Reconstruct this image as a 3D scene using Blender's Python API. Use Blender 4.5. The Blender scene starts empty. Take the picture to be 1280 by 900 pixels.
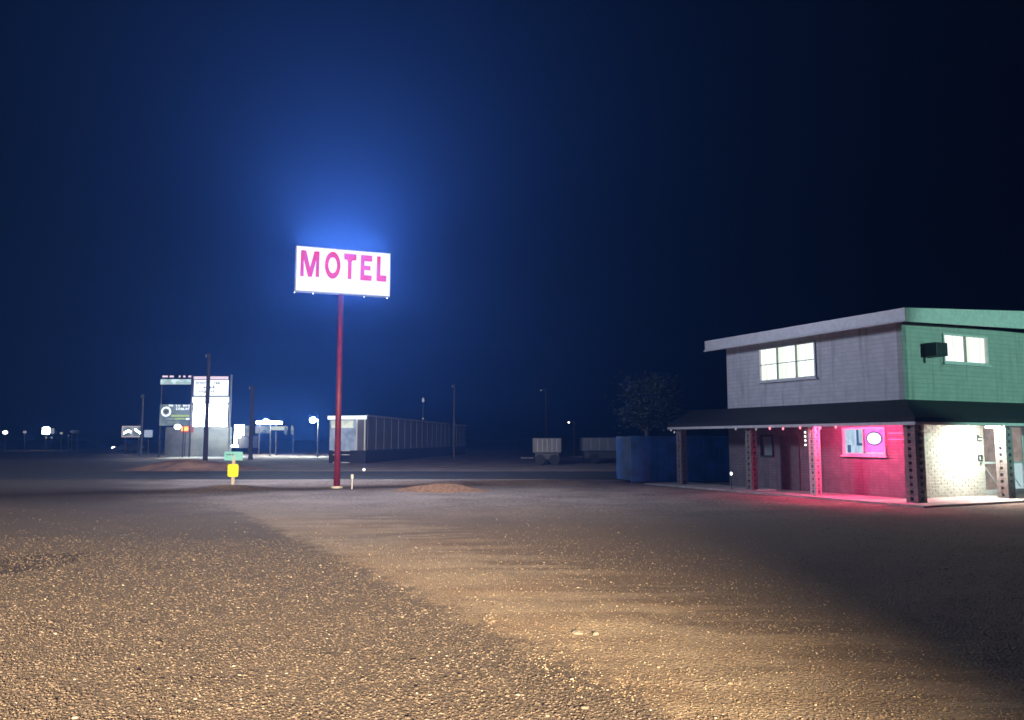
import bpy, math, random
import numpy as np
from mathutils import Vector, Matrix

S = bpy.context.scene
COL = S.collection
rnd = random.Random(7)

# ------------------------------------------------------------------ camera
CAM_H = 1.9
PITCH = math.atan(0.1)
cd = bpy.data.cameras.new('camera')
cd.sensor_width = 36.0
cd.lens = 28.125
cd.clip_start = 0.05
cd.clip_end = 6000
cam = bpy.data.objects.new('camera', cd)
COL.objects.link(cam)
cam.location = (0, 0, CAM_H)
cam.rotation_euler = (math.pi / 2 + PITCH, 0, 0)
S.camera = cam

# ------------------------------------------------------------------ world: a night sky, the sun well under the horizon
W = bpy.data.worlds.new('World')
S.world = W
W.use_nodes = True
wn = W.node_tree
wn.nodes.clear()
sky = wn.nodes.new('ShaderNodeTexSky')
sky.sky_type = 'NISHITA'
sky.sun_disc = False
sky.sun_elevation = math.radians(-4.0)
sky.sun_rotation = math.radians(250)
bg = wn.nodes.new('ShaderNodeBackground')
bg.inputs['Strength'].default_value = 0.003
wo = wn.nodes.new('ShaderNodeOutputWorld')
wn.links.new(sky.outputs[0], bg.inputs[0])
wn.links.new(bg.outputs[0], wo.inputs[0])

S.view_settings.view_transform = 'Standard'
S.view_settings.look = 'None'
S.view_settings.exposure = 0.0
S.view_settings.gamma = 1.0
S.render.engine = 'CYCLES'
S.cycles.use_denoising = True
S.cycles.max_bounces = 5
S.cycles.volume_bounces = 0
S.cycles.sample_clamp_indirect = 4.0
S.render.film_transparent = False
S.cycles.pixel_filter_type = 'BLACKMAN_HARRIS'
S.cycles.filter_width = 1.6

def ray(px, py):
    x, y = (px - 640) / 1000.0, (450 - py) / 1000.0
    c, s = math.cos(PITCH), math.sin(PITCH)
    return Vector((x, c - s * y, s + c * y))
def ground_at(px, py, z=0.0):
    d = ray(px, py)
    k = (z - CAM_H) / d.z
    return Vector((d.x * k, d.y * k, z))
def at(px, py, Y):
    d = ray(px, py)
    k = Y / d.y
    return Vector((d.x * k, Y, CAM_H + d.z * k))

def lamp(name, kind, loc, target, energy, color, **kw):
    l = bpy.data.lights.new(name, kind)
    l.energy = energy
    l.color = color
    for k, v in kw.items():
        setattr(l, k, v)
    o = bpy.data.objects.new(name, l)
    COL.objects.link(o)
    o.location = loc
    o.rotation_euler = (Vector(target) - Vector(loc)).to_track_quat('-Z', 'Y').to_euler()
    return o
# one assumed warm spot, added high behind the camera to light the ground
WARM_SPOT = 166000
lamp('assumed_warm_spot', 'SPOT', (2.7, -13.5, 3.55), (-8.4, 17.0, 0.6), WARM_SPOT, (1.0, 0.8, 0.56),
     spot_size=math.radians(49), spot_blend=0.85, shadow_soft_size=0.09)
# assumed pale green spot added beyond the right edge, aimed at the upper wall
lamp('assumed_green_spot', 'SPOT', (25.5, 11.0, 5.6), (16.2, 27.2, 4.9), 8800, (0.42, 1.0, 0.78),
     spot_size=math.radians(31), spot_blend=0.5, shadow_soft_size=0.25)

# ------------------------------------------------------------------ materials
def _mix(nt, fac, a, b):
    m = nt.nodes.new('ShaderNodeMix'); m.data_type = 'RGBA'
    if isinstance(fac, (int, float)): m.inputs[0].default_value = fac
    else: nt.links.new(fac, m.inputs[0])
    for s, i in ((a, 6), (b, 7)):
        if isinstance(s, tuple): m.inputs[i].default_value = (*s, 1)
        else: nt.links.new(s, m.inputs[i])
    return m.outputs[2]
def _noise(nt, vec, scale, detail=4, rough=0.6):
    n = nt.nodes.new('ShaderNodeTexNoise')
    n.inputs['Scale'].default_value = scale; n.inputs['Detail'].default_value = detail
    n.inputs['Roughness'].default_value = rough
    nt.links.new(vec, n.inputs['Vector'])
    return n.outputs[0]
def _ramp(nt, v, a, b):
    m = nt.nodes.new('ShaderNodeMapRange'); m.interpolation_type = 'SMOOTHSTEP'
    nt.links.new(v, m.inputs[0]); m.inputs[1].default_value = a; m.inputs[2].default_value = b
    return m.outputs[0]
def mat(name, col, rough=0.7, var=0.25, scale=6.0, bump=0.0, bscale=40.0, metal=0.0, col2=None):
    m = bpy.data.materials.new(name); m.use_nodes = True
    nt = m.node_tree; b = nt.nodes['Principled BSDF']
    g = nt.nodes.new('ShaderNodeNewGeometry').outputs['Position']
    c2 = col2 or tuple(c * (1 - var) for c in col)
    f = _ramp(nt, _noise(nt, g, scale), 0.35, 0.65)
    nt.links.new(_mix(nt, f, c2, col), b.inputs['Base Color'])
    b.inputs['Roughness'].default_value = rough
    b.inputs['Metallic'].default_value = metal
    if bump:
        bn = nt.nodes.new('ShaderNodeBump'); bn.inputs['Strength'].default_value = bump
        bn.inputs['Distance'].default_value = 0.02
        nt.links.new(_noise(nt, g, bscale), bn.inputs['Height'])
        nt.links.new(bn.outputs[0], b.inputs['Normal'])
    return m
def glow(name, col, strength, col2=None, scale=None, stretch=(1, 1, 1)):
    m = bpy.data.materials.new(name); m.use_nodes = True
    nt = m.node_tree; nt.nodes.clear()
    e = nt.nodes.new('ShaderNodeEmission'); o = nt.nodes.new('ShaderNodeOutputMaterial')
    e.inputs['Color'].default_value = (*col, 1); e.inputs['Strength'].default_value = strength
    if col2:
        g = nt.nodes.new('ShaderNodeNewGeometry').outputs['Position']
        mp = nt.nodes.new('ShaderNodeMapping'); mp.inputs['Scale'].default_value = stretch
        nt.links.new(g, mp.inputs[0])
        f = _ramp(nt, _noise(nt, mp.outputs[0], scale, 3), 0.38, 0.62)
        nt.links.new(_mix(nt, f, col2, col), e.inputs['Color'])
    nt.links.new(e.outputs[0], o.inputs[0])
    return m
def brick_wall_mat(name, col, col2, bw=0.4, bh=0.1, axis=(1, 0), bump=0.5):
    """painted block wall: relief of courses along the wall direction `axis`"""
    m = bpy.data.materials.new(name); m.use_nodes = True
    nt = m.node_tree; b = nt.nodes['Principled BSDF']
    g = nt.nodes.new('ShaderNodeNewGeometry').outputs['Position']
    dot = nt.nodes.new('ShaderNodeVectorMath'); dot.operation = 'DOT_PRODUCT'
    nt.links.new(g, dot.inputs[0]); dot.inputs[1].default_value = (axis[0], axis[1], 0)
    sep = nt.nodes.new('ShaderNodeSeparateXYZ'); nt.links.new(g, sep.inputs[0])
    cmb = nt.nodes.new('ShaderNodeCombineXYZ')
    nt.links.new(dot.outputs['Value'], cmb.inputs[0]); nt.links.new(sep.outputs[2], cmb.inputs[1])
    br = nt.nodes.new('ShaderNodeTexBrick'); nt.links.new(cmb.outputs[0], br.inputs[0])
    br.inputs['Scale'].default_value = 1.0; br.inputs['Brick Width'].default_value = bw
    br.inputs['Row Height'].default_value = bh; br.inputs['Mortar Size'].default_value = 0.008
    br.inputs['Mortar Smooth'].default_value = 0.3
    n = _noise(nt, g, 3.0); n2 = _noise(nt, g, 28.0)
    c = _mix(nt, _ramp(nt, n, 0.35, 0.68), col2, col)
    st_n = nt.nodes.new('ShaderNodeMapping'); st_n.inputs['Scale'].default_value = (3.0, 3.0, 0.22); nt.links.new(g, st_n.inputs[0])
    c = _mix(nt, _ramp(nt, _noise(nt, st_n.outputs[0], 1.6, 5), 0.5, 0.75), c, tuple(x * 0.72 for x in col2))
    c = _mix(nt, br.outputs['Fac'], c, tuple(x * 0.75 for x in col2))
    nt.links.new(c, b.inputs['Base Color']); b.inputs['Roughness'].default_value = 0.75
    mx = nt.nodes.new('ShaderNodeMath'); mx.operation = 'MULTIPLY_ADD'
    nt.links.new(br.outputs['Fac'], mx.inputs[0]); mx.inputs[1].default_value = -0.7; nt.links.new(n2, mx.inputs[2])
    bn = nt.nodes.new('ShaderNodeBump'); bn.inputs['Strength'].default_value = bump; bn.inputs['Distance'].default_value = 0.015
    nt.links.new(mx.outputs[0], bn.inputs['Height']); nt.links.new(bn.outputs[0], b.inputs['Normal'])
    return m

U = Vector((-0.436, 0.9, 0)).normalized()       # along the motel's long side, away from the camera
V = Vector((U.y, -U.x, 0))                       # along its front, to the right
M = {}
M['white_trim'] = mat('white_trim', (0.7, 0.7, 0.72), 0.5, 0.15)
M['white_paint'] = mat('white_paint', (0.75, 0.75, 0.73), 0.5, 0.12)
M['upper_wall'] = brick_wall_mat('upper_wall_paint', (0.72, 0.72, 0.76), (0.62, 0.62, 0.65), 2.4, 0.15, (U.x, U.y))
M['front_wall'] = brick_wall_mat('front_wall_paint', (0.47, 0.49, 0.47), (0.41, 0.43, 0.41), 2.4, 0.15, (V.x, V.y))
M['lower_wall'] = brick_wall_mat('lower_wall_paint', (0.26, 0.225, 0.245), (0.19, 0.165, 0.18), 0.4, 0.1, (U.x, U.y), 0.8)
M['shingle'] = mat('dark_shingle', (0.018, 0.017, 0.019), 0.85, 0.4, 9, 0.8, 30)
M['block'] = mat('post_block', (0.3, 0.27, 0.25), 0.8, 0.25, 8, 0.5, 60)
M['brick'] = mat('slump_brick', (0.62, 0.585, 0.51), 0.8, 0.2, 5, 0.9, 45)
M['mortar'] = mat('mortar', (0.56, 0.54, 0.5), 0.9, 0.2, 20, 0.4, 60)
M['dark'] = mat('dark_void', (0.02, 0.02, 0.022), 0.8)
M['dark_metal'] = mat('dark_metal', (0.045, 0.047, 0.05), 0.55, 0.3)
M['grey_metal'] = mat('grey_metal', (0.3, 0.31, 0.32), 0.5, 0.2, metal=0.3)
M['concrete'] = mat('concrete', (0.6, 0.57, 0.53), 0.85, 0.35, 1.3, 0.5, 25)
M['asphalt'] = mat('asphalt', (0.04, 0.04, 0.042), 0.85, 0.35, 0.7, 0.5, 20)
M['red_pole'] = mat('red_pole_paint', (0.18, 0.015, 0.03), 0.5, 0.3, 3)
M['wood'] = mat('weathered_wood', (0.06, 0.05, 0.045), 0.85, 0.35, 5, 0.5, 20)
M['pale_wood'] = mat('pale_wood', (0.55, 0.5, 0.42), 0.8, 0.2, 6)
M['yellow'] = mat('yellow_plate_paint', (0.95, 0.86, 0.02), 0.4, 0.08)
M['teal'] = mat('teal_plate_paint', (0.2, 0.6, 0.63), 0.4, 0.12)
M['blue'] = mat('blue_painted_steel', (0.04, 0.25, 0.8), 0.5, 0.4, 1.5, metal=0.0)
M['grey_wall'] = mat('grey_siding', (0.11, 0.115, 0.13), 0.7, 0.25, 0.8)
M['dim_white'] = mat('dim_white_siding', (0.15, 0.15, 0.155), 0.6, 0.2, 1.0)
M['rubber'] = mat('rubber', (0.02, 0.02, 0.02), 0.8)
M['mound'] = mat('orange_gravel', (0.36, 0.2, 0.11), 0.95, 0.45, 9, 1.0, 35)
M['berm'] = mat('brown_soil', (0.36, 0.21, 0.14), 0.95, 0.4, 1.2, 1.0, 9)
M['leaf'] = mat('dark_leaf', (0.035, 0.045, 0.028), 0.7, 0.5, 2)
M['lit_window'] = glow('lit_curtain', (0.95, 1.0, 0.97), 1.6, (0.6, 0.7, 0.56), 1.0, (7, 7, 0.4))
M['sign_face'] = glow('sign_face_light', (0.95, 0.97, 1.0), 1.15)
M['sign_letter'] = glow('sign_letter_light', (0.74, 0.0, 0.0), 1.0, (0.66, 0.0, 0.0), 1.5)
M['tube'] = glow('lamp_tube', (1.0, 0.98, 0.9), 950)
M['led'] = glow('red_led', (1.0, 0.07, 0.22), 1200)
M['red_bulb'] = glow('red_bulb', (1.0, 0.22, 0.3), 2.5)
M['lamp'] = glow('street_lamp_light', (0.75, 0.95, 1.0), 1100)
M['far_lamp'] = glow('far_lamp_light', (1.0, 0.97, 0.92), 6)
M['dim_lamp'] = glow('dim_lamp_light', (0.8, 0.85, 0.9), 0.35)
M['board'] = glow('board_light', (0.92, 0.98, 1.0), 1.7)
M['board_hot'] = glow('board_bright_light', (0.95, 1.0, 1.0), 30)
M['board_dim'] = glow('board_dim_light', (0.2, 0.26, 0.27), 1.2, (0.11, 0.15, 0.16), 0.8)
M['green_stripe'] = glow('green_stripe_light', (0.55, 0.72, 0.22), 0.9)
M['pink_strip'] = glow('pink_strip_light', (0.95, 0.75, 0.85), 1.1)
M['aqua_strip'] = glow('aqua_strip_light', (0.7, 0.88, 0.9), 1.2, (0.36, 0.5, 0.48), 1.2)
M['ink'] = mat('ink', (0.03, 0.05, 0.07), 0.6)
M['orange_lamp'] = glow('orange_lamp_light', (1.0, 0.33, 0.06), 3)
M['red_lamp'] = glow('red_lamp_light', (0.5, 0.07, 0.03), 1)
M['shop'] = glow('shop_light', (1.0, 0.98, 0.9), 40)
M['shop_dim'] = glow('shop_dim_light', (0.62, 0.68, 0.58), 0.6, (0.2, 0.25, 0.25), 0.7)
M['pink_panel'] = glow('pink_panel_light', (1.0, 0.22, 0.72), 1.5, (0.95, 0.1, 0.55), 2.0)
M['oval_white'] = glow('oval_light', (1.0, 0.9, 1.0), 2)
M['oval_ring'] = glow('oval_ring_light', (0.25, 0.14, 0.5), 0.8)
M['blue_white'] = glow('blue_white_room_light', (0.62, 0.78, 0.95), 1.0, (0.42, 0.58, 0.75), 2.0, (3, 3, 1))
M['blue_panel'] = glow('blue_panel_light', (0.1, 0.2, 0.42), 0.7)
M['lobby'] = glow('lobby_light', (0.42, 0.33, 0.27), 0.9, (0.3, 0.24, 0.2), 3)
M['lobby_aqua'] = glow('lobby_aqua_light', (0.5, 0.68, 0.7), 1.0)

# ------------------------------------------------------------------ mesh building helpers
class MB:
    def __init__(s): s.v, s.f = [], []
    def add(s, vs, fs):
        n = len(s.v); s.v += [tuple(p) for p in vs]; s.f += [tuple(i + n for i in f) for f in fs]; return s
    def box(s, o, a, b, c):
        """corner o with edge vectors a, b, c"""
        o, a, b, c = map(Vector, (o, a, b, c))
        if a.cross(b).dot(c) < 0: a, b = b, a
        return s.add([o, o+a, o+a+b, o+b, o+c, o+a+c, o+a+b+c, o+b+c],
                     [(0,3,2,1), (4,5,6,7), (0,1,5,4), (1,2,6,5), (2,3,7,6), (3,0,4,7)])
    def cbox(s, c, sx, sy, sz, ax=Vector((1,0,0))):
        ax = Vector(ax).normalized(); ay = Vector((-ax.y, ax.x, 0)); c = Vector(c)
        return s.box(c - ax*sx/2 - ay*sy/2 - Vector((0,0,sz/2)), ax*sx, ay*sy, (0,0,sz))
    def tube(s, p, q, r0, r1=None, n=12):
        p, q = Vector(p), Vector(q); r1 = r0 if r1 is None else r1
        d = (q - p).normalized(); a = d.orthogonal().normalized(); b = d.cross(a)
        vs = []
        for c, r in ((p, r0), (q, r1)):
            for i in range(n):
                t = 2*math.pi*i/n; vs.append(c + (a*math.cos(t) + b*math.sin(t))*r)
        fs = [(i, (i+1) % n, n + (i+1) % n, n + i) for i in range(n)]
        fs += [tuple(range(n-1, -1, -1)), tuple(range(n, 2*n))]
        return s.add(vs, fs)
    def ball(s, c, r, n=10, m=7, sz=1.0):
        c = Vector(c); vs = [c + Vector((0,0,r*sz))]
        for j in range(1, m):
            p = math.pi*j/m
            for i in range(n):
                t = 2*math.pi*i/n
                vs.append(c + Vector((r*math.sin(p)*math.cos(t), r*math.sin(p)*math.sin(t), r*sz*math.cos(p))))
        vs.append(c - Vector((0,0,r*sz))); fs = []
        for i in range(n): fs.append((0, 1+i, 1+(i+1) % n))
        for j in range(m-2):
            for i in range(n):
                a = 1+j*n; fs.append((a+i, a+n+i, a+n+(i+1) % n, a+(i+1) % n))
        a = 1+(m-2)*n; e = len(vs)-1
        for i in range(n): fs.append((a+i, e, a+(i+1) % n))
        return s.add(vs, fs)
    def prism(s, pts, d):
        """planar polygon pts pushed along d"""
        pts = [Vector(p) for p in pts]; d = Vector(d); n = len(pts)
        return s.add(pts + [p + d for p in pts],
                     [tuple(range(n-1, -1, -1)), tuple(range(n, 2*n))] + [(i, (i+1) % n, n+(i+1) % n, n+i) for i in range(n)])
    def mesh(s, name, m):
        me = bpy.data.meshes.new(name); me.from_pydata(s.v, [], s.f); me.update()
        import bmesh
        b = bmesh.new(); b.from_mesh(me); bmesh.ops.recalc_face_normals(b, faces=b.faces); b.to_mesh(me); b.free()
        me.materials.append(m); return me
    def build(s, name, m, parent=None, bevel=0.0, smooth=False):
        o = bpy.data.objects.new(name, s.mesh(name, m)); COL.objects.link(o)
        if parent is not None: put(o, parent)
        if bevel:
            bv = o.modifiers.new('bevel', 'BEVEL'); bv.width = bevel; bv.segments = 2; bv.limit_method = 'ANGLE'
        if smooth:
            for p in o.data.polygons: p.use_smooth = len(p.vertices) <= 4
        return o
WORLD = {}
def wloc(o):
    return WORLD.get(o.name, Vector((0,0,0)))
def put(o, parent):
    """parts are meshed in world coordinates: shift them into the parent's frame"""
    o.parent = parent
    o.location = Vector(o.location) - wloc(parent)
def thing(name, loc, label, cat, group=None):
    o = bpy.data.objects.new(name, None); COL.objects.link(o); o.location = loc
    o.empty_display_size = 0.3
    WORLD[o.name] = Vector(loc)
    return tag(o, label, cat, group)
def tag(o, label=None, cat=None, group=None, kind=None):
    if label: o['label'] = label
    if cat: o['category'] = cat
    if group: o['group'] = group
    if kind: o['kind'] = kind
    return o
def inst(name, me, parent, loc, rot=None):
    o = bpy.data.objects.new(name, me); COL.objects.link(o); o.parent = parent
    o.location = Vector(loc) - wloc(parent)
    if rot is not None: o.rotation_euler = rot
    return o

# ------------------------------------------------------------------ ground
_rs = np.random.RandomState(3)
_tab = _rs.rand(256, 256)
def vnoise(x, y):
    xi, yi = np.floor(x).astype(int), np.floor(y).astype(int)
    fx, fy = x - xi, y - yi
    fx, fy = fx*fx*(3-2*fx), fy*fy*(3-2*fy)
    g = lambda a, b: _tab[a % 256, b % 256]
    return (g(xi,yi)*(1-fx)+g(xi+1,yi)*fx)*(1-fy) + (g(xi,yi+1)*(1-fx)+g(xi+1,yi+1)*fx)*fy
MOUNDS = [(ground_at(291, 611), 1.3, 0.9, 0.16)]
def gheight(x, y):
    x, y = np.asarray(x, float), np.asarray(y, float)
    near = 1/(1+np.exp((y-33)/1.5))
    h = (vnoise(x*0.35+9, y*0.35)-0.5)*0.06 + (vnoise(x*1.1, y*1.1+5)-0.5)*0.03 + (vnoise(x*4.3, y*4.3)-0.5)*0.02
    # flat under the motel's paving
    q = (x-12.1)*0.9 + (y-24.2)*0.436
    p = (x-12.1)*(-0.436) + (y-24.2)*0.9
    flat = 1/(1+np.exp(-(p+2.6)*3)) * 1/(1+np.exp(-(q+2.4)*3))
    h = h*near*(1-flat) - 0.02*flat
    h = h*1.0
    for c, rx, ry, a in MOUNDS:
        h = h + a*np.exp(-((x-c.x)/rx)**2 - ((y-c.y)/ry)**2)
    # low shoulder bank running along the road
    h = h + 0.14*np.exp(-((y-35.3-0.6*(vnoise(x*0.2, x*0+3)-0.5))/1.1)**2) * (1/(1+np.exp((x-4.5)*1.5))) * (1/(1+np.exp((-x-10.5)*1.0)))
    return h
def nonuni(a, b, fine, lo, hi):
    c = list(np.arange(a, b, fine)); s = fine
    while c[-1] < hi: s *= 1.25; c.append(c[-1]+s)
    s = fine
    while c[0] > lo: s *= 1.25; c.insert(0, c[0]-s)
    return np.array(c)
xs = nonuni(-15, 18, 0.16, -3000, 3000)
ys = nonuni(3, 40, 0.16, -400, 3500)
X, Y = np.meshgrid(xs, ys)
Z = gheight(X, Y)
Vv = np.stack([X.ravel(), Y.ravel(), Z.ravel()], 1)
ny, nx = X.shape
idx = np.arange(nx*ny).reshape(ny, nx)
F = np.stack([idx[:-1,:-1].ravel(), idx[:-1,1:].ravel(), idx[1:,1:].ravel(), idx[1:,:-1].ravel()], 1)
def np_mesh(name, V_, F_, smooth=True):
    me = bpy.data.meshes.new(name)
    k = F_.shape[1]
    me.vertices.add(len(V_)); me.vertices.foreach_set('co', V_.astype(np.float32).ravel())
    me.loops.add(F_.size); me.loops.foreach_set('vertex_index', F_.astype(np.int32).ravel())
    me.polygons.add(len(F_)); me.polygons.foreach_set('loop_start', np.arange(0, F_.size, k, dtype=np.int32))
    me.polygons.foreach_set('loop_total', np.full(len(F_), k, dtype=np.int32))
    me.polygons.foreach_set('use_smooth', np.full(len(F_), smooth))
    me.update(calc_edges=True); me.validate()
    return me
def ground_material():
    m = bpy.data.materials.new('dirt_and_gravel'); m.use_nodes = True
    nt = m.node_tree; b = nt.nodes['Principled BSDF']
    g = nt.nodes.new('ShaderNodeNewGeometry').outputs['Position']
    sep = nt.nodes.new('ShaderNodeSeparateXYZ'); nt.links.new(g, sep.inputs[0])
    def math_(op, a, c=None):
        n = nt.nodes.new('ShaderNodeMath'); n.operation = op
        for i, s in enumerate((a, c)):
            if s is None: continue
            if isinstance(s, (int, float)): n.inputs[i].default_value = s
            else: nt.links.new(s, n.inputs[i])
        return n.outputs[0]
    n1, n2, n3 = _noise(nt, g, 0.45), _noise(nt, g, 3.0), _noise(nt, g, 38.0, 3)
    # edge between loose coarse gravel (left) and the packed sandy track (right)
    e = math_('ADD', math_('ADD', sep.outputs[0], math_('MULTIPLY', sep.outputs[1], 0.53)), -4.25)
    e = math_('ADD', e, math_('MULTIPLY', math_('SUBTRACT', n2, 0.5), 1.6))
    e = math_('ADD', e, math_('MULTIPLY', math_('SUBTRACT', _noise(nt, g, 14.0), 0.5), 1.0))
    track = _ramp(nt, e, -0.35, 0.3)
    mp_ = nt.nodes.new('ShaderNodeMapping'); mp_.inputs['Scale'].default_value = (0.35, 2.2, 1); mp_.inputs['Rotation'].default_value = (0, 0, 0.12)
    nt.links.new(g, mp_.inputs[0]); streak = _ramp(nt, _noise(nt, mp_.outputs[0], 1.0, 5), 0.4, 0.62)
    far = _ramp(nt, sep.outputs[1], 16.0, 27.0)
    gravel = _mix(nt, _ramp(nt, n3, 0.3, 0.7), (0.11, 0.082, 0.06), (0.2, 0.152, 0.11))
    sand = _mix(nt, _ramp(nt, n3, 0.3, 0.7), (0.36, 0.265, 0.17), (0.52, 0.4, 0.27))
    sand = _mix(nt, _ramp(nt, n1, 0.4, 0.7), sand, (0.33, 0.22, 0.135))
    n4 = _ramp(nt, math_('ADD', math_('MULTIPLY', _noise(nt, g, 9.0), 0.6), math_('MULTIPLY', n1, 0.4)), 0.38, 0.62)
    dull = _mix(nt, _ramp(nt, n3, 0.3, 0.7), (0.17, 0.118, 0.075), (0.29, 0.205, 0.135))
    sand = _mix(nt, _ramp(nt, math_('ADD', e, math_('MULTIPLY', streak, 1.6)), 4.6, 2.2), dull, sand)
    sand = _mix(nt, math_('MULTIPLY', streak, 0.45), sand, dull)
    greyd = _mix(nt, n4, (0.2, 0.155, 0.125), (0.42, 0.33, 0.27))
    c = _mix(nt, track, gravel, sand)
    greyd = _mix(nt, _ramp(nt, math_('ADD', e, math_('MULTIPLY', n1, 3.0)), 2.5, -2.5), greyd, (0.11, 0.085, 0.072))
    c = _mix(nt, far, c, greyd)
    # dark reflection by the left edge, painted into the ground colour
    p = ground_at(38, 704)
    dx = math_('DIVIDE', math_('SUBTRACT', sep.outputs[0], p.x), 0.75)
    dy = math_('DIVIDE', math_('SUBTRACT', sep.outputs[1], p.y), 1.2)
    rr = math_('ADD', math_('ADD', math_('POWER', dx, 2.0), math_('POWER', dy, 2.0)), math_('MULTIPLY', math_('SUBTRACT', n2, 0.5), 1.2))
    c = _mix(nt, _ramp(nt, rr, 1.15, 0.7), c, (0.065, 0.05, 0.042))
    nt.links.new(c, b.inputs['Base Color'])
    b.inputs['Roughness'].default_value = 0.95
    b.inputs['Specular IOR Level'].default_value = 0.2
    vor = nt.nodes.new('ShaderNodeTexVoronoi'); vor.inputs['Scale'].default_value = 34
    nt.links.new(g, vor.inputs['Vector'])
    hh = math_('ADD', math_('MULTIPLY', vor.outputs['Distance'], -0.8), n3)
    bn = nt.nodes.new('ShaderNodeBump'); bn.inputs['Strength'].default_value = 0.8; bn.inputs['Distance'].default_value = 0.02
    nt.links.new(hh, bn.inputs['Height']); nt.links.new(bn.outputs[0], b.inputs['Normal'])
    return m
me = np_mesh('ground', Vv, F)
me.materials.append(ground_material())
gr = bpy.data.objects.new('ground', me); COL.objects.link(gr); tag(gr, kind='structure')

# loose stones (too many to count): one mesh of low rocks, each its own jittered icosahedron
def build_gravel():
    r = np.random.RandomState(11)
    phi = (1+5**.5)/2
    ico = np.array([(-1,phi,0),(1,phi,0),(-1,-phi,0),(1,-phi,0),(0,-1,phi),(0,1,phi),(0,-1,-phi),(0,1,-phi),(phi,0,-1),(phi,0,1),(-phi,0,-1),(-phi,0,1)])
    ico /= np.linalg.norm(ico[0])
    fac = np.array([(0,11,5),(0,5,1),(0,1,7),(0,7,10),(0,10,11),(1,5,9),(5,11,4),(11,10,2),(10,7,6),(7,1,8),(3,9,4),(3,4,2),(3,2,6),(3,6,8),(3,8,9),(4,9,5),(2,4,11),(6,2,10),(8,6,7),(9,8,1)])
    P, R, T = [], [], []
    def scatter(n, y0, y1, rmin, rmax, pl, pr, decay):
        y = y0 + (y1-y0)*r.rand(n)
        x = (r.rand(n)*2-1)*(y*0.70+0.8)
        e = x + 0.53*y - 4.25 + (vnoise(x*1.7, y*1.7)-0.5)*1.5 + (vnoise(x*6, y*6)-0.5)*0.5
        w = np.clip((e+0.4)/0.75, 0, 1); w = w*w*(3-2*w)
        k = r.rand(n) < (pl*(1-w)+pr*w)*np.exp(-np.maximum(0, y-decay)/4.0)
        s = (rmin + (rmax-rmin)*r.rand(n)**2.2)*(1-0.3*w)
        P.append(np.stack([x, y], 1)[k]); R.append(s[k]); T.append((0.5*r.rand(n)+0.5*(w > 0.5))[k])
    scatter(76000, 4.3, 9, 0.0045, 0.0125, 1, 0.5, 99)
    scatter(62000, 9, 16, 0.0055, 0.0155, 1, 0.35, 13)
    scatter(26000, 16, 28, 0.008, 0.021, 0.35, 0.2, 16)
    scatter(3000, 4.5, 24, 0.012, 0.024, 1, 0.4, 12)
    P = np.concatenate(P); R = np.concatenate(R); n = len(P)
    ang = r.rand(n)*2*np.pi; ca, sa = np.cos(ang), np.sin(ang)
    V_ = ico[None]*(1 + (r.rand(n, 12, 1)-0.5)*0.55)
    V_ = V_*np.stack([0.8+0.7*r.rand(n), 0.7+0.4*r.rand(n), 0.36+0.3*r.rand(n)], 1)[:,None]
    x_ = V_[...,0]*ca[:,None]-V_[...,1]*sa[:,None]; y_ = V_[...,0]*sa[:,None]+V_[...,1]*ca[:,None]
    V_ = np.stack([x_, y_, V_[...,2]], -1)*R[:,None,None]
    base = np.stack([P[:,0], P[:,1], gheight(P[:,0], P[:,1]) + R*0.25], 1)
    V_ = (V_+base[:,None]).reshape(-1, 3)
    F_ = (fac[None] + (np.arange(n)*12)[:,None,None]).reshape(-1, 3)
    me = np_mesh('gravel', V_, F_, smooth=False)
    a = me.attributes.new('tint', 'FLOAT', 'POINT')
    a.data.foreach_set('value', np.repeat(np.concatenate(T), 12).astype(np.float32))
    m = bpy.data.materials.new('gravel_stone'); m.use_nodes = True
    nt = m.node_tree; b = nt.nodes['Principled BSDF']
    at_ = nt.nodes.new('ShaderNodeAttribute'); at_.attribute_name = 'tint'
    cr = nt.nodes.new('ShaderNodeValToRGB'); nt.links.new(at_.outputs['Fac'], cr.inputs[0])
    el = cr.color_ramp.elements
    el[0].color = (0.065, 0.05, 0.038, 1); el[1].color = (0.6, 0.5, 0.37, 1)
    for pos, c in ((0.15, (0.12, 0.09, 0.067)), (0.375, (0.175, 0.134, 0.1)), (0.48, (0.23, 0.18, 0.135)), (0.498, (0.44, 0.38, 0.3)),
                   (0.502, (0.16, 0.115, 0.075)), (0.7, (0.3, 0.22, 0.14)), (0.92, (0.42, 0.32, 0.21))):
        e = el.new(pos); e.color = (*c, 1)
    nt.links.new(cr.outputs[0], b.inputs['Base Color']); b.inputs['Roughness'].default_value = 0.95; b.inputs['Specular IOR Level'].default_value = 0.15
    me.materials.append(m)
    o = bpy.data.objects.new('gravel', me); COL.objects.link(o)
    tag(o, 'loose brown and tan gravel stones spread over the lot', 'gravel', kind='stuff')
build_gravel()

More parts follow.
